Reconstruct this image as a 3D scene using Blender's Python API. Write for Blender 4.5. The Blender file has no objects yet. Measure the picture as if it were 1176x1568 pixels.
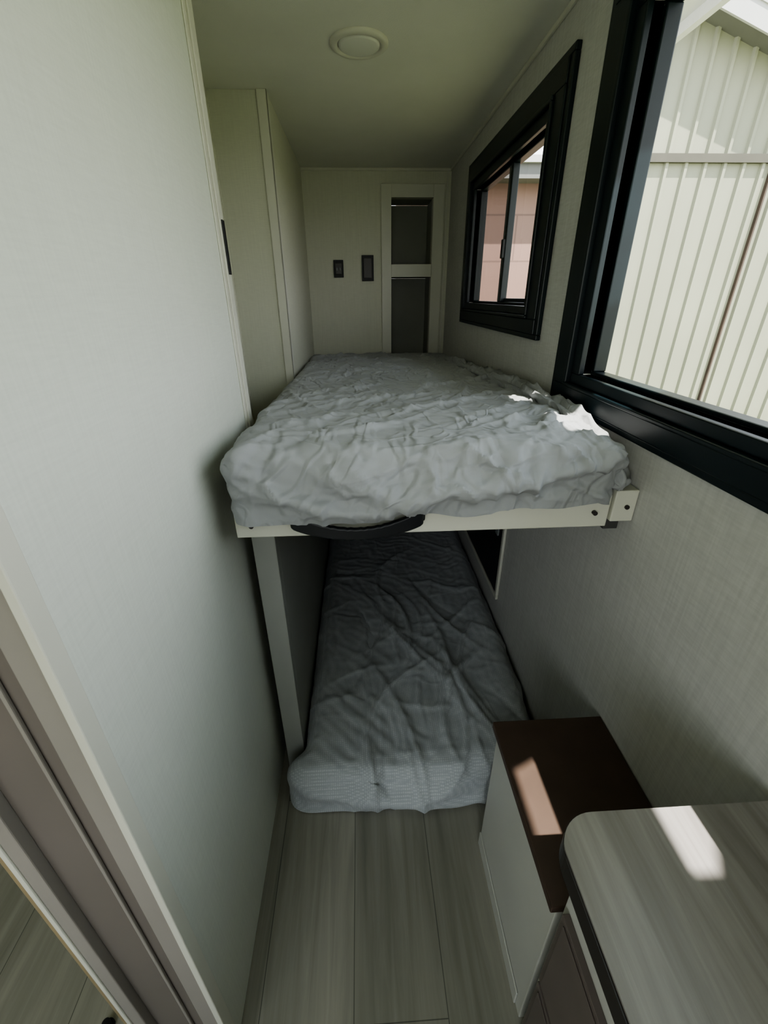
import bpy, math, random, time
from mathutils import Vector, Matrix, noise
random.seed(4)
S = bpy.context.scene
H = 1.33
XR, XL, YB, ZC = 0.52, -0.285, 2.86, 1.94

# ------------------------------------------------------------ materials
def nm(name):
    m = bpy.data.materials.new(name); m.use_nodes = True
    nt = m.node_tree; b = nt.nodes['Principled BSDF']
    return m, nt, b
def N(nt, t, **kw):
    n = nt.nodes.new(t)
    for k, v in kw.items():
        if k in n.inputs: n.inputs[k].default_value = v
        else: setattr(n, k, v)
    return n
def coords(nt, scale=(1,1,1), rot=(0,0,0), loc=(0,0,0)):
    tc = N(nt, 'ShaderNodeTexCoord'); mp = N(nt, 'ShaderNodeMapping')
    mp.inputs['Scale'].default_value = scale; mp.inputs['Rotation'].default_value = rot
    mp.inputs['Location'].default_value = loc
    nt.links.new(tc.outputs['Object'], mp.inputs['Vector']); return mp
def ramp(nt, src, c0, c1, p0=0.3, p1=0.7):
    r = N(nt, 'ShaderNodeValToRGB')
    r.color_ramp.elements[0].position = p0; r.color_ramp.elements[1].position = p1
    r.color_ramp.elements[0].color = (*c0, 1); r.color_ramp.elements[1].color = (*c1, 1)
    nt.links.new(src, r.inputs['Fac']); return r
def bump(nt, b, src, strength=0.2, dist=0.002):
    bp = N(nt, 'ShaderNodeBump'); bp.inputs['Strength'].default_value = strength
    bp.inputs['Distance'].default_value = dist
    nt.links.new(src, bp.inputs['Height']); nt.links.new(bp.outputs['Normal'], b.inputs['Normal']); return bp
def plain(name, c, rough=0.5, var=0.06, scale=6, bstr=0.0, bscale=200, spec=0.5):
    m, nt, b = nm(name)
    mp = coords(nt)
    n = N(nt, 'ShaderNodeTexNoise', Scale=scale, Detail=4.0); nt.links.new(mp.outputs[0], n.inputs['Vector'])
    r = ramp(nt, n.outputs['Fac'], tuple(x*(1-var) for x in c), tuple(min(1, x*(1+var)) for x in c))
    nt.links.new(r.outputs[0], b.inputs['Base Color']); b.inputs['Roughness'].default_value = rough
    b.inputs['Specular IOR Level'].default_value = spec
    if bstr:
        n2 = N(nt, 'ShaderNodeTexNoise', Scale=bscale, Detail=2.0); nt.links.new(mp.outputs[0], n2.inputs['Vector'])
        bump(nt, b, n2.outputs['Fac'], bstr, 0.001)
    return m
def linen(name, c, var=0.05, bs=0.25, sc=1.0):
    m, nt, b = nm(name)
    mp1 = coords(nt, (260*sc, 260*sc, 9)); mp2 = coords(nt, (30, 30, 330*sc))
    n1 = N(nt, 'ShaderNodeTexNoise', Scale=1.0, Detail=2.0); n2 = N(nt, 'ShaderNodeTexNoise', Scale=1.0, Detail=2.0)
    nt.links.new(mp1.outputs[0], n1.inputs['Vector']); nt.links.new(mp2.outputs[0], n2.inputs['Vector'])
    ad = N(nt, 'ShaderNodeMath', operation='ADD'); nt.links.new(n1.outputs['Fac'], ad.inputs[0]); nt.links.new(n2.outputs['Fac'], ad.inputs[1])
    hf = N(nt, 'ShaderNodeMath', operation='MULTIPLY'); nt.links.new(ad.outputs[0], hf.inputs[0]); hf.inputs[1].default_value = 0.5
    r = ramp(nt, hf.outputs[0], tuple(x*(1-var) for x in c), tuple(min(1, x*(1+var)) for x in c), 0.35, 0.65)
    nt.links.new(r.outputs[0], b.inputs['Base Color']); b.inputs['Roughness'].default_value = 0.55
    b.inputs['Specular IOR Level'].default_value = 0.3
    bump(nt, b, hf.outputs[0], bs, 0.001); return m
def wood(name, c0, c1, axis='Y', rough=0.35, planks=False, bs=0.1, coat=0.0):
    m, nt, b = nm(name)
    sc = (38, 2.2, 38) if axis == 'Y' else (2.2, 38, 38)
    mp = coords(nt, sc)
    n = N(nt, 'ShaderNodeTexNoise', Scale=1.0, Detail=6.0, Roughness=0.6, Distortion=0.6); nt.links.new(mp.outputs[0], n.inputs['Vector'])
    mpb = coords(nt, tuple(s*0.16 for s in sc))
    nb = N(nt, 'ShaderNodeTexNoise', Scale=1.0, Detail=3.0, Distortion=1.5); nt.links.new(mpb.outputs[0], nb.inputs['Vector'])
    mx = N(nt, 'ShaderNodeMath', operation='ADD'); nt.links.new(n.outputs['Fac'], mx.inputs[0]); nt.links.new(nb.outputs['Fac'], mx.inputs[1])
    hf = N(nt, 'ShaderNodeMath', operation='MULTIPLY'); hf.inputs[1].default_value = 0.5; nt.links.new(mx.outputs[0], hf.inputs[0])
    r = ramp(nt, hf.outputs[0], c0, c1, 0.36, 0.64)
    out = r.outputs[0]
    if planks:
        tc = N(nt, 'ShaderNodeTexCoord'); sp = N(nt, 'ShaderNodeSeparateXYZ'); cb = N(nt, 'ShaderNodeCombineXYZ')
        nt.links.new(tc.outputs['Object'], sp.inputs[0])
        ay = N(nt, 'ShaderNodeMath', operation='ADD'); ay.inputs[1].default_value = 5.33; nt.links.new(sp.outputs['Y'], ay.inputs[0])
        ax = N(nt, 'ShaderNodeMath', operation='ADD'); ax.inputs[1].default_value = 0.055+0.195*20; nt.links.new(sp.outputs['X'], ax.inputs[0])
        nt.links.new(ay.outputs[0], cb.inputs['X']); nt.links.new(ax.outputs[0], cb.inputs['Y'])
        br = N(nt, 'ShaderNodeTexBrick'); br.offset = 0.37
        nt.links.new(cb.outputs[0], br.inputs['Vector'])
        br.inputs['Scale'].default_value = 1.0; br.inputs['Brick Width'].default_value = 1.22; br.inputs['Row Height'].default_value = 0.195
        br.inputs['Mortar Size'].default_value = 0.0011; br.inputs['Mortar Smooth'].default_value = 0.2
        br.inputs['Color1'].default_value = (0.87, 0.87, 0.85, 1); br.inputs['Color2'].default_value = (1.08, 1.07, 1.05, 1); br.inputs['Mortar'].default_value = (0.4, 0.4, 0.4, 1)
        mm = N(nt, 'ShaderNodeMixRGB', blend_type='MULTIPLY'); mm.inputs[0].default_value = 1
        nt.links.new(out, mm.inputs[1]); nt.links.new(br.outputs['Color'], mm.inputs[2]); out = mm.outputs[0]
    nt.links.new(out, b.inputs['Base Color']); b.inputs['Roughness'].default_value = rough
    b.inputs['Coat Weight'].default_value = coat
    bump(nt, b, n.outputs['Fac'], bs, 0.001); return m
def fabric(name, c, weave=900, dots=False, crumple=0.5, csc=9.0):
    m, nt, b = nm(name)
    mp = coords(nt)
    n = N(nt, 'ShaderNodeTexNoise', Scale=5.0, Detail=5.0); nt.links.new(mp.outputs[0], n.inputs['Vector'])
    r = ramp(nt, n.outputs['Fac'], tuple(x*0.92 for x in c), tuple(x*1.07 for x in c))
    out = r.outputs[0]
    v = N(nt, 'ShaderNodeTexVoronoi', Scale=170.0 if dots else float(weave)); nt.links.new(mp.outputs[0], v.inputs['Vector'])
    if dots:
        v.inputs['Randomness'].default_value = 0.15
        r2 = ramp(nt, v.outputs['Distance'], (1.12,1.12,1.12), (0.82,0.83,0.85), 0.15, 0.55)
        mm = N(nt, 'ShaderNodeMixRGB', blend_type='MULTIPLY'); mm.inputs[0].default_value = 1
        nt.links.new(out, mm.inputs[1]); nt.links.new(r2.outputs[0], mm.inputs[2]); out = mm.outputs[0]
    nt.links.new(out, b.inputs['Base Color']); b.inputs['Roughness'].default_value = 0.88
    b.inputs['Sheen Weight'].default_value = 0.1; b.inputs['Specular IOR Level'].default_value = 0.2
    nw = N(nt, 'ShaderNodeTexNoise', Scale=3.0, Detail=2.0); nt.links.new(mp.outputs[0], nw.inputs['Vector'])
    vm = N(nt, 'ShaderNodeVectorMath', operation='MULTIPLY_ADD'); vm.inputs[1].default_value = (0.22,0.22,0.22)
    nt.links.new(nw.outputs['Color'], vm.inputs[0]); nt.links.new(mp.outputs[0], vm.inputs[2])
    acc = None
    for rot, scl, wgt in (((0,0,0.6),(1.7,0.7,1.2),1.0), ((0,0,-0.7),(0.7,2.0,1.2),0.7), ((0,0,1.2),(2.6,1.0,1.6),0.5)):
        q = N(nt, 'ShaderNodeMapping'); q.inputs['Rotation'].default_value = rot; q.inputs['Scale'].default_value = tuple(s*csc*0.5 for s in scl)
        nt.links.new(vm.outputs[0], q.inputs['Vector'])
        a = N(nt, 'ShaderNodeTexNoise', Scale=1.0, Detail=1.0, Roughness=0.4); nt.links.new(q.outputs[0], a.inputs['Vector'])
        s1 = N(nt, 'ShaderNodeMath', operation='SUBTRACT'); s1.inputs[1].default_value = 0.5; nt.links.new(a.outputs['Fac'], s1.inputs[0])
        s2 = N(nt, 'ShaderNodeMath', operation='ABSOLUTE'); nt.links.new(s1.outputs[0], s2.inputs[0])
        s3 = N(nt, 'ShaderNodeMapRange'); s3.inputs['From Min'].default_value = 0.0; s3.inputs['From Max'].default_value = 0.09
        s3.inputs['To Min'].default_value = wgt; s3.inputs['To Max'].default_value = 0.0; s3.interpolation_type = 'SMOOTHERSTEP'
        nt.links.new(s2.outputs[0], s3.inputs['Value'])
        if acc is None: acc = s3.outputs[0]
        else:
            ad = N(nt, 'ShaderNodeMath', operation='ADD'); nt.links.new(acc, ad.inputs[0]); nt.links.new(s3.outputs[0], ad.inputs[1]); acc = ad.outputs[0]
    b1 = N(nt, 'ShaderNodeBump'); b1.inputs['Strength'].default_value = crumple; b1.inputs['Distance'].default_value = 0.008
    nt.links.new(acc, b1.inputs['Height'])
    b2 = bump(nt, b, v.outputs['Distance'], 0.15, 0.0006)
    nt.links.new(b1.outputs['Normal'], b2.inputs['Normal']); return m
def glass(name, tint=(1,1,1), gloss=0.05, screen=0.0):
    m, nt, b = nm(name); nt.nodes.remove(b)
    out = [x for x in nt.nodes if x.type == 'OUTPUT_MATERIAL'][0]
    t = N(nt, 'ShaderNodeBsdfTransparent'); t.inputs[0].default_value = (*tint, 1)
    g = N(nt, 'ShaderNodeBsdfGlossy'); g.inputs['Roughness'].default_value = 0.03
    mx = N(nt, 'ShaderNodeMixShader'); mx.inputs[0].default_value = gloss
    nt.links.new(t.outputs[0], mx.inputs[1]); nt.links.new(g.outputs[0], mx.inputs[2]); o = mx.outputs[0]
    if screen:
        d = N(nt, 'ShaderNodeBsdfDiffuse'); d.inputs[0].default_value = (0.08, 0.08, 0.085, 1)
        m2 = N(nt, 'ShaderNodeMixShader'); m2.inputs[0].default_value = screen
        nt.links.new(o, m2.inputs[1]); nt.links.new(d.outputs[0], m2.inputs[2]); o = m2.outputs[0]
    nt.links.new(o, out.inputs[0]); return m

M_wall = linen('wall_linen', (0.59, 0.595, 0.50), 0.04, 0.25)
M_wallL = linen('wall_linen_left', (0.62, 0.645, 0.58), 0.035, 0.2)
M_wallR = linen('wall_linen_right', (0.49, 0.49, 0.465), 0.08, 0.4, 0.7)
M_ceil = plain('ceiling_vinyl', (0.68, 0.685, 0.62), 0.6, 0.03, 5, 0.35, 350)
M_trim = plain('trim_vinyl', (0.60, 0.60, 0.52), 0.4, 0.03)
M_jamb = plain('jamb_taupe', (0.27, 0.25, 0.225), 0.45, 0.04)
M_trimD = plain('jamb_dark_vinyl', (0.15, 0.13, 0.115), 0.5, 0.05)  # darker brown vinyl for the middle strip of the jamb
M_gold = plain('brass_edge', (0.27, 0.21, 0.12), 0.4, 0.1)
M_floor = wood('vinyl_plank', (0.20, 0.195, 0.165), (0.36, 0.345, 0.30), 'Y', 0.36, True)
M_black = plain('frame_black', (0.005, 0.011, 0.014), 0.35, 0.2, 9, 0.05, 400, 0.35)
M_blk2 = plain('black_plastic', (0.010, 0.011, 0.013), 0.45, 0.1, spec=0.35)
M_sheet = fabric('sheet_cotton', (0.30, 0.31, 0.315), crumple=0.42, csc=17)
M_sheetD = fabric('sheet_waffle', (0.48, 0.50, 0.505), dots=True, crumple=0.15, csc=9)
M_board = plain('board_cream', (0.56, 0.56, 0.48), 0.45, 0.02)
M_post = plain('panel_greige', (0.33, 0.34, 0.31), 0.5, 0.04)
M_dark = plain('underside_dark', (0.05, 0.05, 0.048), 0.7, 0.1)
M_cab = plain('cabinet_white', (0.52, 0.52, 0.48), 0.4, 0.03)
M_brown = plain('laminate_brown', (0.072, 0.048, 0.036), 0.5, 0.12, 14, spec=0.3)
M_drawer = plain('drawer_mocha', (0.14, 0.115, 0.105), 0.45, 0.06, 14)
M_table = wood('table_wood', (0.165, 0.15, 0.14), (0.39, 0.375, 0.36), 'Y', 0.30, False, 0.12, 0.0)
M_edge = plain('edge_band', (0.022, 0.018, 0.017), 0.35, 0.1)
M_glass = glass('window_glass')
M_screen = glass('window_screen', (0.9, 0.86, 0.86), 0.04, 0.35)
M_alu = plain('grey_aluminium', (0.20, 0.22, 0.22), 0.4, 0.05)
M_lens = plain('lamp_lens', (0.70, 0.71, 0.65), 0.35, 0.02)
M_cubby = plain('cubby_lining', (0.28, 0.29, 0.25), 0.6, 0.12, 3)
M_side = plain('siding_cream', (0.25, 0.255, 0.19), 0.55, 0.06, 1.5, 0.1, 40)
M_band = plain('siding_band', (0.07, 0.066, 0.05), 0.6, 0.1)
M_soff = plain('soffit_grey', (0.14, 0.14, 0.13), 0.7, 0.06)
M_fasc = plain('fascia_white', (0.42, 0.42, 0.41), 0.5, 0.02)
M_rust = plain('rust_brown', (0.06, 0.04, 0.03), 0.7, 0.2)
M_grass = plain('grass', (0.165, 0.18, 0.095), 0.95, 0.4, 8, 0.5, 60)
M_blocker = plain('sun_blocker_grey', (0.6, 0.6, 0.6), 0.4, 0.02)  # plain grey for the added sun-blocking panels outside
M_pink, nt, b = nm('pink_block')
mp = coords(nt, (1,1,1), (math.pi/2,0,0))
br = N(nt, 'ShaderNodeTexBrick'); nt.links.new(mp.outputs[0], br.inputs['Vector'])
br.inputs['Scale'].default_value = 1; br.inputs['Brick Width'].default_value = 1.6; br.inputs['Row Height'].default_value = 0.6
br.inputs['Mortar Size'].default_value = 0.012
br.inputs['Color1'].default_value = (0.26, 0.165, 0.13, 1); br.inputs['Color2'].default_value = (0.245, 0.155, 0.125, 1); br.inputs['Mortar'].default_value = (0.17, 0.11, 0.09, 1)
nt.links.new(br.outputs['Color'], b.inputs['Base Color']); b.inputs['Roughness'].default_value = 0.8

# ------------------------------------------------------------ mesh builder
class MB:
    def __init__(s): s.v, s.f, s.m, s.mats, s.sm = [], [], [], [], []
    def mi(s, mat):
        if mat not in s.mats: s.mats.append(mat)
        return s.mats.index(mat)
    def add(s, vs, fs, mat, smooth=False):
        o = len(s.v); k = s.mi(mat); s.v += [tuple(p) for p in vs]
        for f in fs: s.f.append([i+o for i in f]); s.m.append(k); s.sm.append(smooth)
        return s
    def box(s, x0, x1, y0, y1, z0, z1, mat):
        vs = [(x,y,z) for z in (z0,z1) for y in (y0,y1) for x in (x0,x1)]
        return s.add(vs, [[0,2,3,1],[4,5,7,6],[0,1,5,4],[2,6,7,3],[0,4,6,2],[1,3,7,5]], mat)
    def prism(s, pts, a0, a1, mat, axis='Z', smooth=False, cap=None):
        n = len(pts)
        def P(p, a):
            return {'Z':(p[0],p[1],a),'Y':(p[0],a,p[1]),'X':(a,p[0],p[1])}[axis]
        vs = [P(p,a0) for p in pts]+[P(p,a1) for p in pts]
        s.add(vs, [[i,(i+1)%n,n+(i+1)%n,n+i] for i in range(n)], mat, smooth)
        s.add(vs, [list(range(n))[::-1], list(range(n,2*n))], cap or mat); return s
    def ring(s, y0, y1, z0, z1, w, xa, xb, mat):
        s.box(xa, xb, y0, y1, z0, z0+w, mat); s.box(xa, xb, y0, y1, z1-w, z1, mat)
        s.box(xa, xb, y0, y0+w, z0+w, z1-w, mat); s.box(xa, xb, y1-w, y1, z0+w, z1-w, mat); return s
    def obj(s, name, bevel=0.0015, seg=2):
        me = bpy.data.meshes.new(name); me.from_pydata(s.v, [], s.f)
        for m in s.mats: me.materials.append(m)
        for p, k, q in zip(me.polygons, s.m, s.sm): p.material_index = k; p.use_smooth = q
        import bmesh
        bm = bmesh.new(); bm.from_mesh(me)
        bmesh.ops.recalc_face_normals(bm, faces=bm.faces); bm.to_mesh(me); bm.free()
        o = bpy.data.objects.new(name, me); S.collection.objects.link(o)
        if bevel:
            md = o.modifiers.new('bevel', 'BEVEL'); md.width = bevel; md.segments = seg; md.limit_method = 'ANGLE'; md.angle_limit = 0.9
        return o
def circ(cx, cy, r, n=40, sx=1, sy=1): return [(cx+r*sx*math.cos(2*math.pi*i/n), cy+r*sy*math.sin(2*math.pi*i/n)) for i in range(n)]
def empty(name, kids, loc=(0,0,0)):
    e = bpy.data.objects.new(name, None); e.location = loc; S.collection.objects.link(e)
    bpy.context.view_layer.update()
    for k in kids: k.parent = e; k.matrix_parent_inverse = Matrix.Translation(Vector(loc)).inverted()
    return e
PB = 0.985; Y1 = 0.72; YE = YB-0.03

# ------------------------------------------------------------ cloth (simulated first, alone in the scene)
def ridge(p, k=4.0, pw=1.4):
    return max(0.0, 1-abs(noise.noise(p))*k)**pw
def sstep(a, b, x):
    t = min(1, max(0, (x-a)/(b-a))); return t*t*(3-2*t)
def rbox(x0,x1,y0,y1,z0,z1, r, step, warp, bottom=True, zs=1.0):
    nx, ny, nz = [max(3, int(round((b-a)/s))) for a, b, s in ((x0,x1,step),(y0,y1,step),(z0,z1,step*zs))]
    idx, vs, fs = {}, [], []
    def vid(i,j,k):
        key = (i,j,k)
        if key not in idx:
            p = Vector((x0+(x1-x0)*i/nx, y0+(y1-y0)*j/ny, z0+(z1-z0)*k/nz))
            zlo = z0+r if bottom else z0-1
            q = Vector((min(max(p.x,x0+r),x1-r), min(max(p.y,y0+r),y1-r), min(max(p.z,zlo),z1-r)))
            d = p-q
            nn = d.normalized() if d.length > 1e-9 else Vector((0,0,1))
            idx[key] = len(vs); vs.append(warp(q+nn*r, nn, k/nz))
        return idx[key]
    for i in range(nx):
        for j in range(ny):
            fs.append([vid(i,j,nz),vid(i+1,j,nz),vid(i+1,j+1,nz),vid(i,j+1,nz)])
            if bottom: fs.append([vid(i,j,0),vid(i,j+1,0),vid(i+1,j+1,0),vid(i+1,j,0)])
    for i in range(nx):
        for k in range(nz):
            fs.append([vid(i,0,k),vid(i+1,0,k),vid(i+1,0,k+1),vid(i,0,k+1)])
            fs.append([vid(i,ny,k),vid(i,ny,k+1),vid(i+1,ny,k+1),vid(i+1,ny,k)])
    for j in range(ny):
        for k in range(nz):
            fs.append([vid(0,j,k),vid(0,j,k+1),vid(0,j+1,k+1),vid(0,j+1,k)])
            fs.append([vid(nx,j,k),vid(nx,j+1,k),vid(nx,j+1,k+1),vid(nx,j,k+1)])
    pins = [v for (i,j,k), v in idx.items() if k == 0]
    return vs, fs, pins
def simulate(vs, fs, pins, coll, shrinkw, smin, smax, frames=32, bend=0.08):
    me = bpy.data.meshes.new('tmp_cloth'); me.from_pydata([tuple(v) for v in vs], [], fs)
    o = bpy.data.objects.new('tmp_cloth', me); S.collection.objects.link(o)
    cs = []
    for (cv, cf) in coll:
        cm = bpy.data.meshes.new('tmp_coll'); cm.from_pydata([tuple(v) for v in cv], [], cf)
        import bmesh
        bm = bmesh.new(); bm.from_mesh(cm); bmesh.ops.recalc_face_normals(bm, faces=bm.faces); bm.to_mesh(cm); bm.free()
        co_ = bpy.data.objects.new('tmp_coll', cm); S.collection.objects.link(co_)
        co_.modifiers.new('c', 'COLLISION'); co_.collision.thickness_outer = 0.003; co_.collision.thickness_inner = 0.02; co_.collision.cloth_friction = 12
        cs.append(co_)
    gp = o.vertex_groups.new(name='pin'); gp.add(pins, 1.0, 'REPLACE')
    gs = o.vertex_groups.new(name='shrink')
    for i, v in enumerate(vs): gs.add([i], shrinkw(v), 'REPLACE')
    md = o.modifiers.new('cloth', 'CLOTH'); st = md.settings
    st.quality = 6; st.mass = 0.14; st.tension_stiffness = 22; st.compression_stiffness = 22; st.shear_stiffness = 8
    st.bending_stiffness = bend; st.tension_damping = 5; st.compression_damping = 5; st.shear_damping = 5; st.bending_damping = 0.4; st.air_damping = 1.5
    st.vertex_group_mass = 'pin'; st.pin_stiffness = 1.0
    st.vertex_group_shrink = 'shrink'; st.shrink_min = smin; st.shrink_max = smax
    md.collision_settings.distance_min = 0.003; md.collision_settings.collision_quality = 2; md.collision_settings.use_self_collision = False
    md.point_cache.frame_start = 1; md.point_cache.frame_end = frames+2
    t0 = time.time()
    for f in range(1, frames+1):
        S.frame_set(f)
        if time.time()-t0 > 200: break
    sb = o.modifiers.new('sub', 'SUBSURF'); sb.levels = 1; sb.render_levels = 1
    bpy.context.view_layer.update()
    dg = bpy.context.evaluated_depsgraph_get()
    oe = o.evaluated_get(dg); em = oe.to_mesh()
    out = [v.co.copy() for v in em.vertices]; nrm = [v.normal.copy() for v in em.vertices]
    ff = [list(p.vertices) for p in em.polygons]
    oe.to_mesh_clear()
    print('CLOTH', len(vs), 'time %.1f'%(time.time()-t0), 'frame', S.frame_current)
    for x in [o]+cs: bpy.data.objects.remove(x, do_unlink=True)
    S.frame_set(1)
    return out, nrm, ff
def mesh_obj(name, parts):
    m = MB()
    for (v, f, mat) in parts: m.add(v, f, mat, True)
    return m.obj(name, 0)
def creases(seed, n, xr, yr, ang, L, amp, w):
    rnd = random.Random(seed); out = []
    for _ in range(n):
        x, y = rnd.uniform(*xr), rnd.uniform(*yr); a = rnd.uniform(*ang); l = rnd.uniform(*L)
        out.append((x, y, math.cos(a), math.sin(a), l, rnd.uniform(*amp)*rnd.choice((1,1,1,-0.6)), rnd.uniform(*w), rnd.uniform(-2.0,2.0)))
    return out
def grid_creases(cs, cell=0.1):
    g = {}
    for c in cs:
        cx,cy,ca,sa,l,amp,w,cv = c; r = l+0.04
        for i in range(int((cx-r)//cell), int((cx+r)//cell)+1):
            for j in range(int((cy-r)//cell), int((cy+r)//cell)+1): g.setdefault((i,j),[]).append(c)
    return g
def crease_h(g, x, y, cell=0.1):
    h = 0
    for (cx,cy,ca,sa,l,amp,w,cv) in g.get((int(x//cell), int(y//cell)), ()):
        dx, dy = x-cx, y-cy
        u = dx*ca+dy*sa
        if abs(u) > l: continue
        v = -dx*sa+dy*ca + cv*u*u
        ww = w*(1.9 if v > 0 else 0.8)
        if abs(v) > 4*ww: continue
        h += amp*(1-(u/l)**2)*math.exp(-abs(v)/ww*1.2)
    return h

UX0,UX1,UY0,UY1,UZ0,UZ1 = -0.243,0.462,0.700,2.72,PB+0.002,1.098
def base_u(x, y, z):
    t = (y-UY0)/(UY1-UY0)
    z2 = UZ0+(z-UZ0)*(1-0.66*t)
    x2 = x - 0.030*t*max(0, (0.1-x)/0.35) + 0.02*t*max(0,(x-0.1)/0.35)
    return Vector((x2, y, z2))
def foam_u(p, nn, k): return base_u(*p) - nn*0.005
def cloth_u(p, nn, k):
    x, y, z = p
    o = base_u(x, y, z)
    fr = 1-sstep(0.75,1.2,y)
    h = 0.003+0.005*abs(noise.noise(Vector((x*7+y*4, y*5-x*3, z*6))))+(0.003+0.003*fr)*ridge(Vector((x*6-y*5, y*5+x*4, z*7+3)), 4)
    if k == 0:
        o = o + nn*0.004
        if y < UY0+0.03 or abs(nn.x) > 0.5:
            o.z = UZ0-0.004 - (0.016*max(0, 0.4+1.2*noise.noise(Vector((x*8,3,y*4)))) + 0.018*sstep(0.25,-0.15,x) if y < UY0+0.012 else -0.003)
        return o
    return o + nn*h
fvu, ffu, _ = rbox(UX0,UX1,UY0,UY1,UZ0,UZ1, 0.034, 0.02, foam_u)
cvu, cfu, pinu = rbox(UX0,UX1,UY0,UY1,UZ0,UZ1, 0.034, 0.0100, cloth_u, bottom=False)
def shr_u(v): return min(1, 0.2+0.8*max(1-sstep(0.72,1.25,v[1]), sstep(0.28,0.42,v[0]), sstep(1.9,2.6,v[1])*0.8) )
su, nu, fu = simulate(cvu, cfu, pinu, [(fvu, ffu)], shr_u, -0.04, -0.18, bend=0.03)
CU = creases(1, 50, (-0.24,0.48), (0.60,1.25), (0.15,1.2), (0.07,0.24), (0.004,0.010), (0.005,0.010)) \
   + creases(2, 50, (-0.25,0.48), (1.0,2.7), (0.9,2.2), (0.10,0.40), (0.003,0.008), (0.005,0.012)) \
   + creases(3, 44, (-0.25,0.48), (0.62,2.7), (-0.6,0.5), (0.06,0.20), (0.003,0.008), (0.005,0.010)) \
   + creases(4, 56, (0.30,0.48), (0.62,2.5), (0.3,2.0), (0.05,0.16), (0.005,0.013), (0.005,0.011)) \
   + creases(5, 56, (-0.25,0.48), (0.54,0.72), (0.5,2.6), (0.04,0.10), (0.004,0.010), (0.004,0.009)) \
   + creases(6, 34, (-0.2,0.30), (1.2,1.9), (-0.4,1.5), (0.05,0.16), (0.005,0.011), (0.005,0.010)) \
   + creases(7, 30, (-0.3,0.48), (2.2,2.75), (-0.5,3.0), (0.05,0.14), (0.006,0.014), (0.008,0.014))
GU = grid_creases(CU)
for i, p in enumerate(su):
    n_ = nu[i]
    hh = crease_h(GU, p.x+(p.z-UZ1)*0.4, p.y-(max(0,UZ1-p.z) if p.y < 0.75 else 0)*1.1)
    p += n_*hh
    p.x = min(max(p.x, XL+0.008), XR-0.034); p.y = min(p.y, YB-0.03)
    if p.y > 0.716: p.z = max(p.z, PB+0.001)
    elif p.z < 1.0: p.y = min(p.y, Y1-0.006)

LX0,LX1,LY0,LY1,LZ0,LZ1 = -0.198,0.505,0.735,2.80,0.052,0.150
def base_l(x, y, z):
    o = Vector((x,y,z))
    k = min(1,max(0,(-0.1-x)/0.1)); o.x -= 0.045*k*(1-sstep(0.79,0.845,y))
    o.y += 0.03*sstep(0.22,0.36,x)*(1-sstep(0.75,1.1,y))
    o.z += 0.02*sstep(0.36,0.5,x)*sstep(0.05,0.12,z)*sstep(0.85,1.1,y)
    return o
def foam_l(p, nn, k): return base_l(*p)-nn*0.005
def cloth_l(p, nn, k):
    x, y, z = p
    o = base_l(x,y,z)
    h = 0.003+0.009*abs(noise.noise(Vector((x*4+y*1.5, y*2-x*2, z*6))))+0.006*ridge(Vector((x*4-y*2, y*2+x*3, z*6+3)), 4)
    if y < LY0+0.05: o.z = o.z if z > 0.12 else 0.12+(o.z-0.12)*(1.70)
    if k == 0:
        o = o+nn*0.005
        o.y += 0.008*noise.noise(Vector((x*9,1,1))) if y < LY0+0.02 else 0
        return o
    return o+nn*h
fvl, ffl, _ = rbox(LX0,LX1,LY0,LY1,LZ0,LZ1, 0.045, 0.022, foam_l)
cvl, cfl, pinl = rbox(LX0,LX1,LY0,LY1,LZ0,LZ1, 0.045, 0.0125, cloth_l, bottom=False)
sl, nl, fl = simulate(cvl, cfl, pinl, [(fvl, ffl)], lambda v: min(1, 0.3+0.7*(1-sstep(0.7,1.3,v[1]))), -0.03, -0.14, bend=0.3)
CL = creases(11, 34, (-0.15,0.5), (0.6,1.7), (1.2,2.2), (0.14,0.42), (0.006,0.014), (0.009,0.018)) \
   + creases(12, 14, (-0.2,0.5), (0.6,2.0), (-0.4,1.0), (0.06,0.2), (0.003,0.007), (0.010,0.016))
GL = grid_creases(CL)
for i, p in enumerate(sl):
    p += nl[i]*crease_h(GL, p.x, p.y-(max(0,LZ1-p.z) if p.y < 0.8 else 0))
    p.x = min(p.x, XR-0.006)
    if p.x < -0.199 and p.y > 0.845: p.x = -0.199
    p.x = max(p.x, XL+0.006); p.z = max(p.z, 0.003 if p.y < 0.79 else 0.052)

# ------------------------------------------------------------ shell
MB().box(-2.3, 0.56, -1.5, 3.25, -0.05, 0, M_floor).obj('floor', 0)
MB().box(-2.35, 0.60, -1.55, 3.25, ZC, ZC+0.06, M_ceil).obj('ceiling', 0)
W1 = (-0.35, 1.02, H-0.168, H+0.45)
W2 = (1.45, 2.235, H-0.03, H+0.405)
w = MB()
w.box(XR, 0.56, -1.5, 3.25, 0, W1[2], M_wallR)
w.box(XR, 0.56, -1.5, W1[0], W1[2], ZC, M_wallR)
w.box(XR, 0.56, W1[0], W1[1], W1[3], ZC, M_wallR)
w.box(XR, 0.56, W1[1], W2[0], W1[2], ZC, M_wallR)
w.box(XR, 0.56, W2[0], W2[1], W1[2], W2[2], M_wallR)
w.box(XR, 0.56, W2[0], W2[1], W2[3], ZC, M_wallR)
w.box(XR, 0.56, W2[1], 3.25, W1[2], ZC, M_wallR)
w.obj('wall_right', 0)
cx0, cx1 = 0.194, 0.425
o1 = (H+0.165, H+0.48); o2 = (H-0.62, H+0.10)
w = MB()
w.box(XL, cx0, YB, YB+0.04, 0, ZC, M_wall)
w.box(cx1, XR, YB, YB+0.04, 0, ZC, M_wall)
w.box(cx0, cx1, YB, YB+0.04, o1[1], ZC, M_wall)
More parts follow.
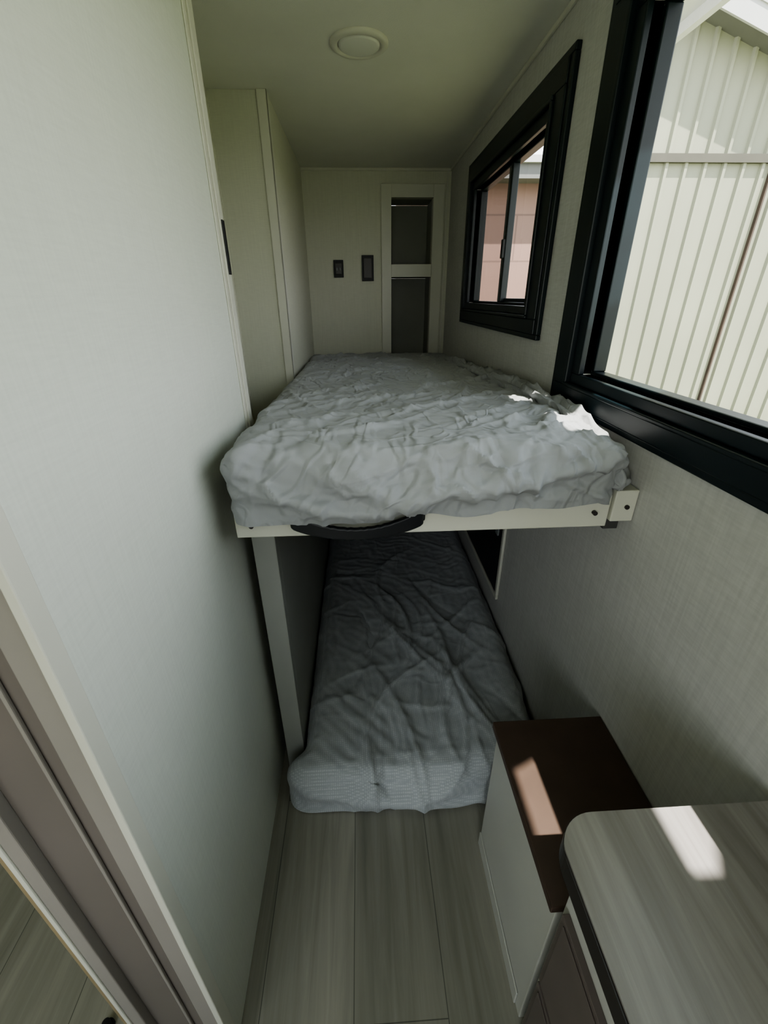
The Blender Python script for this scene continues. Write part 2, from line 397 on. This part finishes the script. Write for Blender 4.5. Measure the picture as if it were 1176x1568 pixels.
w.box(cx0, cx1, YB, YB+0.04, o2[1], o1[0], M_wall)
w.box(cx0, cx1, YB, YB+0.04, 0, o2[0], M_wall)
w.obj('wall_back', 0)
LE = 0.308
w = MB()
w.box(-0.435, XL, LE, 1.10, 0, ZC, M_wallL)
w.obj('wall_left', 0.001)
w = MB()
w.box(-0.52, -0.475, 1.10, 1.90, 0, ZC, M_wall)
w.box(-0.475, -0.435, 1.06, 1.10, 0, ZC, M_wall)
w.obj('wall_recess', 0)
w = MB()
w.box(-0.52, XL, 1.90, 3.25, 0, ZC, M_wall)
w.obj('wall_pier', 0.001)
MB().box(-2.35, -2.3, -1.5, 1.95, 0, ZC, M_wall).obj('wall_far_left', 0)
MB().box(-2.3, -0.52, 1.90, 1.95, 0, ZC, M_wall).obj('wall_side_room', 0)
w = MB()
for a in ((-2.3,-1.8,0,ZC),(0.1,0.56,0,ZC),(-1.8,0.1,0,0.65),(-1.8,0.1,1.80,ZC)):  # window opening added behind the camera to let in fill light
    w.box(a[0], a[1], -1.55, -1.5, a[2], a[3], M_wall)
w.obj('wall_front', 0)
t = MB()
t.box(-0.316, XL+0.004, LE-0.014, LE, 0, ZC, M_jamb)
t.box(-0.289, XL+0.006, LE-0.017, LE+0.006, 0, ZC, M_trim)
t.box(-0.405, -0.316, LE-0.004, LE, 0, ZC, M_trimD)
t.box(-0.345, -0.340, LE-0.009, LE-0.004, 0, ZC, M_jamb)
t.box(-0.425, -0.405, LE-0.018, LE, 0, ZC, M_jamb)
t.box(-0.432, -0.425, LE-0.020, LE, 0, ZC, M_trim)
t.box(-0.440, -0.432, LE-0.018, LE, 0, ZC, M_gold)
t.obj('trim_1')
t = MB()
t.box(XL, XL+0.006, 1.072, 1.102, 0, ZC, M_trim)
t.box(XL, XL+0.0035, 1.052, 1.066, 0, ZC, M_trim)
t.box(XL+0.006, XL+0.009, 1.080, 1.096, H+0.045, H+0.145, M_blk2)
t.obj('trim_2')
t = MB()
t.box(XL-0.030, XL+0.004, 1.893, 1.90, 0, ZC, M_trim)
t.box(XL, XL+0.004, 1.893, 1.935, 0, ZC, M_trim)
t.obj('trim_3')
t = MB()
t.box(XR-0.008, XR, -1.5, YB, ZC-0.012, ZC, M_trim)
t.box(XL, XR, YB-0.008, YB, ZC-0.012, ZC, M_trim)
t.obj('trim_4')

# ------------------------------------------------------------ windows
def window(name, W, outer, slider=None):
    y0,y1,z0,z1 = W; a0,a1,b0,b1 = outer
    m = MB()
    def ring4(A, B, xa, xb, mat):
        (p0,p1,q0,q1),(r0,r1,s0,s1) = A, B
        m.box(xa,xb,p0,p1,q0,s0,mat); m.box(xa,xb,p0,p1,s1,q1,mat)
        m.box(xa,xb,p0,r0,s0,s1,mat); m.box(xa,xb,r1,p1,s0,s1,mat)
    def lerp(t): return (a0+(y0-a0)*t, a1+(y1-a1)*t, b0+(z0-b0)*t, b1+(z1-b1)*t)
    ring4(lerp(0), lerp(0.16), XR-0.014, XR, M_black)
    ring4(lerp(0.16), lerp(0.62), XR-0.018, XR, M_black)
    ring4(lerp(0.62), lerp(0.72), XR-0.024, XR, M_black)
    ring4(lerp(0.72), lerp(1.0), XR-0.012, XR+0.02, M_black)
    e = 0.014
    inn = (y0+e, y1-e, z0+e*0.6, z1-e*0.6)
    ring4((y0,y1,z0,z1), inn, XR+0.016, XR+0.045, M_black)
    m.add([(XR+0.036, inn[0], inn[2]),(XR+0.036, inn[1], inn[2]),(XR+0.036, inn[1], inn[3]),(XR+0.036, inn[0], inn[3])], [[0,1,2,3]], M_glass)
    if slider:
        ys = slider
        m.box(XR+0.010, XR+0.034, ys-0.012, ys+0.012, inn[2], inn[3], M_black)
        m.box(XR+0.014, XR+0.030, ys+0.012, ys+0.034, inn[2], inn[3], M_alu)
        m.box(XR+0.016, XR+0.030, ys+0.034, ys+0.048, inn[2], inn[3], M_black)
        m.box(XR+0.000, XR+0.012, ys-0.008, ys+0.012, z0+0.15, z0+0.21, M_blk2)
        m.box(XR+0.024, XR+0.034, inn[0], ys-0.012, inn[2], inn[2]+0.012, M_black)
        m.add([(XR+0.026, ys+0.048, inn[2]),(XR+0.026, inn[1], inn[2]),(XR+0.026, inn[1], inn[3]),(XR+0.026, ys+0.048, inn[3])], [[0,1,2,3]], M_screen)
    return m.obj(name, 0.0025, 2)
window('window_1', W1, (-0.50, 1.155, H-0.25, H+0.55))
window('window_2', W2, (1.31, 2.365, H-0.118, H+0.512), 1.79)

# ------------------------------------------------------------ built-in cabinet on back wall
c = MB()
y = YB-0.014
X0, X1 = 0.138, 0.486
c.box(X0, cx0, y, YB, 0.55, H+0.54, M_trim); c.box(cx1, X1, y, YB, 0.55, H+0.54, M_trim)
c.box(cx0, cx1, y, YB, o1[1], H+0.54, M_trim); c.box(cx0, cx1, y, YB, o2[1], o1[0], M_trim); c.box(cx0, cx1, y, YB, 0.55, o2[0], M_trim)
d = 0.22
for (a, bb) in (o1, o2):
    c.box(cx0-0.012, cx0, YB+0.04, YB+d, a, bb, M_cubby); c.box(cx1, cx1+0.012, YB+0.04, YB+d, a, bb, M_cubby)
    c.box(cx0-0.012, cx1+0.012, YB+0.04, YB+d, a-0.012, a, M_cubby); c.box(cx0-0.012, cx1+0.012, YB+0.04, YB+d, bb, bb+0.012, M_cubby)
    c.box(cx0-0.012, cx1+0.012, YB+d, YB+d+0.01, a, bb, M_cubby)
c.box(X1+0.010, X1+0.018, YB-0.006, YB, 0.55, ZC-0.012, M_trim)
c.obj('built_in_cabinet')
s = MB(); zc = H+0.144
s.box(-0.138, -0.082, YB-0.010, YB, zc-0.044, zc+0.044, M_blk2)
s.box(-0.128, -0.092, YB-0.014, YB-0.010, zc-0.028, zc+0.028, M_edge)
s.box(-0.122, -0.115, YB-0.016, YB-0.013, zc-0.010, zc+0.006, M_alu); s.box(-0.105, -0.098, YB-0.016, YB-0.013, zc-0.010, zc+0.006, M_alu)
s.obj('wall_outlet')
s = MB(); zc = H+0.146
s.box(0.024, 0.092, YB-0.012, YB, zc-0.065, zc+0.065, M_blk2)
s.box(0.034, 0.082, YB-0.018, YB-0.012, zc-0.05, zc+0.05, M_edge)
s.obj('light_switch')

# ------------------------------------------------------------ ceiling lamp
l = MB()
def lathe(cx, cy, prof, mat, n=56):
    vs, fs = [], []
    for (r, z) in prof:
        for i in range(n): vs.append((cx+r*math.cos(2*math.pi*i/n), cy+r*math.sin(2*math.pi*i/n), z))
    for k in range(len(prof)-1):
        for i in range(n): fs.append([k*n+i, k*n+(i+1)%n, (k+1)*n+(i+1)%n, (k+1)*n+i])
    fs.append([ (len(prof)-1)*n+i for i in range(n)])
    l.add(vs, fs, mat, True)
lathe(0.022, 1.60, [(0.079,ZC),(0.079,ZC-0.004),(0.073,ZC-0.008),(0.064,ZC-0.010),(0.059,ZC-0.006),(0.058,ZC-0.003)], M_trim)
lathe(0.022, 1.60, [(0.056,ZC-0.002),(0.055,ZC-0.008),(0.048,ZC-0.010),(0.02,ZC-0.011),(0.004,ZC-0.0112)], M_lens)
l.obj('ceiling_lamp', 0)

# ------------------------------------------------------------ bunk bed frame
kids = []
f = MB()
f.box(-0.243, 0.470, Y1, Y1+0.02, 0.923, 0.990, M_board)
f.box(0.474, XR-0.002, Y1-0.004, Y1+0.03, 0.935, 1.000, M_board)
for (sx, sz) in ((-0.212, 0.950),(0.440, 0.955),(0.500, 0.966)):
    f.prism(circ(sx, sz, 0.0045, 14), Y1-0.0075, Y1, M_edge, 'Y')
kids.append(f.obj('front_board', 0.002))
f = MB()
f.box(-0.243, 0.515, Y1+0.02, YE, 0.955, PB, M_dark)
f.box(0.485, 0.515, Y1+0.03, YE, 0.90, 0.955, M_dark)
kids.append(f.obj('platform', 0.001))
f = MB()
f.box(-0.258, -0.206, 0.855, 0.885, 0.0, 0.955, M_post)
f.box(-0.218, -0.206, 0.885, YE, 0.0, 0.955, M_post)
kids.append(f.obj('side_post', 0.0015))
hv, hf = [], []
n = 40
for i in range(n+1):
    t = i/n; x = -0.138+0.246*t
    dz = math.sin(math.pi*t)**0.8
    zc_ = 0.968 - 0.028*dz; th = 0.036-0.013*dz + (0.0014*math.sin(t*100) if 0.2<t<0.8 else 0)
    yo = Y1-0.006-0.016*math.sin(math.pi*t)**0.5
    for (a, bq) in ((0,-th/2),(0,th/2),(-0.012,th/2),(-0.012,-th/2)):
        hv.append((x, yo+a, zc_+bq))
for i in range(n):
    for k in range(4): hf.append([i*4+k, i*4+(k+1)%4, i*4+4+(k+1)%4, i*4+4+k])
hf += [[0,1,2,3],[n*4+3,n*4+2,n*4+1,n*4]]
h = MB(); h.add(hv, hf, M_blk2)
h.box(-0.142, -0.108, Y1-0.010, Y1, 0.952, 0.986, M_blk2); h.box(0.080, 0.112, Y1-0.010, Y1, 0.952, 0.986, M_blk2)
kids.append(h.obj('handle', 0.003))
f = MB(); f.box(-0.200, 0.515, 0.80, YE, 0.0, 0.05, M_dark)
kids.append(f.obj('lower_deck', 0.001))
empty('bunk_bed', kids, (0.13, 1.8, 0))

# ------------------------------------------------------------ mattresses with sheets
def tube(path, rad, seg=36, n=120, flat=1.0, seed=0, amp=0.4):
    P = [Vector(p) for p in path]; m = len(P)-1; vs, fs = [], []
    def at(t):
        u = t*m; i = min(int(u), m-1); w = u-i
        p0 = P[max(i-1,0)]; p1 = P[i]; p2 = P[i+1]; p3 = P[min(i+2,m)]
        return 0.5*((2*p1)+(p2-p0)*w+(2*p0-5*p1+4*p2-p3)*w*w+(3*p1-p0-3*p2+p3)*w**3)
    for a in range(n+1):
        t = a/n; p = at(t); tg = (at(min(t+0.01,1))-at(max(t-0.01,0))).normalized()
        sd = tg.cross(Vector((0,0,1))).normalized(); up = sd.cross(tg)
        rr = rad*(min(1, 6*t, 6*(1-t))**0.5*0.85+0.15)
        for k in range(seg):
            an = 2*math.pi*k/seg
            q = Vector((math.cos(an)*2.2, math.sin(an)*2.2+seed, t*m*1.6))
            dd = 1+amp*noise.noise(q)+amp*0.9*(ridge(q*1.1+Vector((3,1,seed)),3,1.2)-0.4)
            vs.append(p+sd*math.cos(an)*rr*dd+up*math.sin(an)*rr*dd*flat)
    for a in range(n):
        for k in range(seg): fs.append([a*seg+k, a*seg+(k+1)%seg, (a+1)*seg+(k+1)%seg, (a+1)*seg+k])
    fs += [list(range(seg))[::-1], [n*seg+k for k in range(seg)]]
    return vs, fs
parts = [(fvu, ffu, M_sheet), (su, fu, M_sheet)]
a, bq = tube([(0.474,0.706,1.012),(0.476,0.80,1.045),(0.472,0.95,1.070),(0.466,1.2,1.074),(0.460,1.5,1.066),(0.45,1.9,1.047),(0.43,2.3,1.037)], 0.030, n=400, flat=1.05, seed=5, amp=0.55)
for p in a: p.x = min(p.x, XR-0.03 if p.z > 1.055 else XR-0.008); p.z = max(p.z, PB+0.004 if p.y > 0.72 else 1.002)
parts.append((a, bq, M_sheet))
mesh_obj('mattress', parts)
mesh_obj('mattress.001', [(fvl, ffl, M_sheetD), (sl, fl, M_sheetD)])

s = MB()
s.ring(1.36, 2.15, 0.24, 0.88, 0.018, XR-0.011, XR-0.001, M_trim)
s.box(XR-0.007, XR-0.001, 1.378, 2.132, 0.258, 0.862, M_blk2)
s.box(XR-0.014, XR-0.007, 1.42, 1.45, 0.5, 0.58, M_alu)
s.obj('door_1')

# ------------------------------------------------------------ low storage cabinet with brown top
c = MB()
bx0, by0, by1, bt = 0.283, 0.312, 0.632, 0.475
c.box(bx0, XR-0.002, by0, by1, 0.0, bt-0.018, M_cab)
c.box(bx0-0.011, XR-0.002, by0-0.002, by1+0.008, bt-0.018, bt, M_brown)
c.box(bx0-0.004, bx0, by0+0.02, by1, 0.0, 0.05, M_cab)
c.obj('storage_cabinet', 0.002)

c = MB()
tx0, ty1, tz = 0.219, 0.302, 0.75
c.box(0.283, XR-0.002, -0.60, 0.300, 0.0, tz-0.034, M_cab)
for (z0, z1) in ((0.285, 0.515), (0.045, 0.272)):
    for (ya, yb) in ((-0.05, 0.288), (-0.58, -0.065)):
        c.box(0.272, 0.283, ya, yb, z0, z1, M_drawer)
        c.box(0.2695, 0.272, ya+0.01, yb-0.01, z0+0.01, z1-0.01, M_drawer)
R = 0.052
pts = [(XR-0.002, ty1)]
for i in range(13):
    an = math.pi/2+ (math.pi/2)*i/12
    pts.append((tx0+R+R*math.cos(an), ty1-R+R*math.sin(an)))
pts += [(tx0, -0.62), (XR-0.002, -0.62)]
c.prism(pts, tz-0.032, tz-0.003, M_edge, 'Z')
pin = [(min(max(px, tx0+0.0025), XR-0.002), py-0.0015) for px, py in pts]
c.prism(pin, tz-0.003, tz, M_table, 'Z')
c.obj('counter_cabinet', 0.001)

v = MB(); v.prism(circ(-0.555, 0.345, 0.012, 20), 0.0, 0.006, M_blk2); v.prism(circ(-0.555, 0.345, 0.008, 20), 0.006, 0.022, M_blk2)
v.obj('furniture_foot')  # small black furniture foot on the side-room floor

# ------------------------------------------------------------ outside
MB().box(-30, 40, -30, 40, -0.80, -0.70, M_grass).obj('ground', 0)
g = MB()
FY = 4.5
def rake(x): return H+1.87+0.10-0.32*(x-2.4)
x = 2.0
vs, fs = [], []
prof = [(0,0),(0.126,0),(0.136,-0.024),(0.160,-0.024)]
while x < 6.5:
    for (dx, dy) in prof: vs.append((x+dx, FY+dy, -0.7)); vs.append((x+dx, FY+dy, rake(x+dx)))
    x += 0.172
for i in range(len(vs)//2-1): fs.append([2*i, 2*i+2, 2*i+3, 2*i+1])
g.add(vs, fs, M_side)
g.box(2.0, 6.4, FY+0.03, 5.0, -0.7, 1.6, M_side)
zb = H+1.045
g.box(2.0, 6.5, FY-0.040, FY+0.01, zb-0.045, zb+0.015, M_band)
g.box(3.60, 3.615, FY-0.034, FY, -0.7, zb-0.05, M_rust)
for (ya, yb, q0, q1, mt) in ((FY-0.20, 5.0, 0.0, 0.06, M_soff), (FY-0.22, FY-0.20, -0.03, 0.10, M_fasc), (FY-0.23, 5.0, 0.10, 0.13, M_fasc)):
    g.prism([(1.9, rake(1.9)+q0), (6.8, rake(6.8)+q0), (6.8, rake(6.8)+q1), (1.9, rake(1.9)+q1)], ya, yb, mt, 'Y')
g.obj('metal_shed', 0)
g = MB()
g.box(0.6, 5.5, 7.6, 7.8, -0.7, H+1.45, M_pink)
g.box(0.4, 5.7, 7.3, 8.4, H+1.45, H+1.62, M_soff)
g.box(0.35, 5.75, 7.25, 8.5, H+1.62, H+1.70, M_fasc)
g.obj('neighbour_building', 0)
a = MB()
zs = 2.30
def pan(pts, dz=0): a.prism(pts, zs+dz, zs+dz+0.015, M_blocker, 'Z')  # unseen overhead panels, added so their gaps shape the sun patches indoors
pan([(0.62,-1.9),(1.35,-1.9),(1.35,-0.18),(0.92,-0.20),(0.82,-0.32),(0.775,-0.395),(0.742,-0.395),(0.742,-0.20),(0.62,-0.20)])
pan([(0.62,-0.265),(0.90,-0.145),(1.35,-0.145),(1.35,0.36),(0.62,0.28)], 0.02)
pan([(0.62,0.43),(1.35,0.52),(1.35,0.68),(0.62,0.58)]); pan([(0.62,0.70),(1.35,0.80),(1.35,3.2),(0.62,3.2)])
for xx in (0.62, 1.32): a.box(xx, xx+0.03, -1.9, 3.2, zs-0.04, zs, M_blocker)
for yy in (3.15, -1.9):
    for xx in (0.60, 1.31): a.box(xx, xx+0.06, yy, yy+0.06, -0.7, zs-0.04, M_blocker)
a.obj('sun_blocker', 0)

# ------------------------------------------------------------ light
sd = Vector((0.25, -0.40, 1.0)).normalized()
L = bpy.data.lights.new('sun', 'SUN'); L.energy = 10.0; L.angle = 0.009; L.color = (1.0, 0.96, 0.88)
lo = bpy.data.objects.new('sun', L); S.collection.objects.link(lo)
lo.rotation_euler = sd.to_track_quat('Z', 'Y').to_euler(); lo.location = (3, -5, 8)
wd = bpy.data.worlds.new('sky'); S.world = wd; wd.use_nodes = True
nt = wd.node_tree; bg = nt.nodes['Background']
tc = N(nt, 'ShaderNodeTexCoord'); sp = N(nt, 'ShaderNodeSeparateXYZ'); nt.links.new(tc.outputs['Generated'], sp.inputs[0])
r = ramp(nt, sp.outputs['Z'], (0.97, 0.98, 0.96), (0.74, 0.86, 1.0), 0.0, 0.8)
nt.links.new(r.outputs[0], bg.inputs['Color']); bg.inputs['Strength'].default_value = 2.4

# ------------------------------------------------------------ camera
th, ps, ro = math.radians(26.6), math.radians(2.8), math.radians(0.5)
fw = Vector((math.sin(ps)*math.cos(th), math.cos(ps)*math.cos(th), -math.sin(th)))
rt = Vector((math.cos(ps), -math.sin(ps), 0)); up = rt.cross(fw)
rt2 = rt*math.cos(ro)-up*math.sin(ro); up2 = up*math.cos(ro)+rt*math.sin(ro)
cd = bpy.data.cameras.new('camera'); co = bpy.data.objects.new('camera', cd); S.collection.objects.link(co)
co.matrix_world = Matrix(((rt2.x, up2.x, -fw.x, 0),(rt2.y, up2.y, -fw.y, 0),(rt2.z, up2.z, -fw.z, H),(0,0,0,1)))
cd.sensor_fit = 'VERTICAL'; cd.sensor_height = 36; cd.lens = 930/2212*36; cd.clip_start = 0.01
S.camera = co
S.view_settings.view_transform = 'AgX'
try: S.view_settings.look = 'AgX - Medium High Contrast'
except Exception: pass
S.view_settings.exposure = 0.85
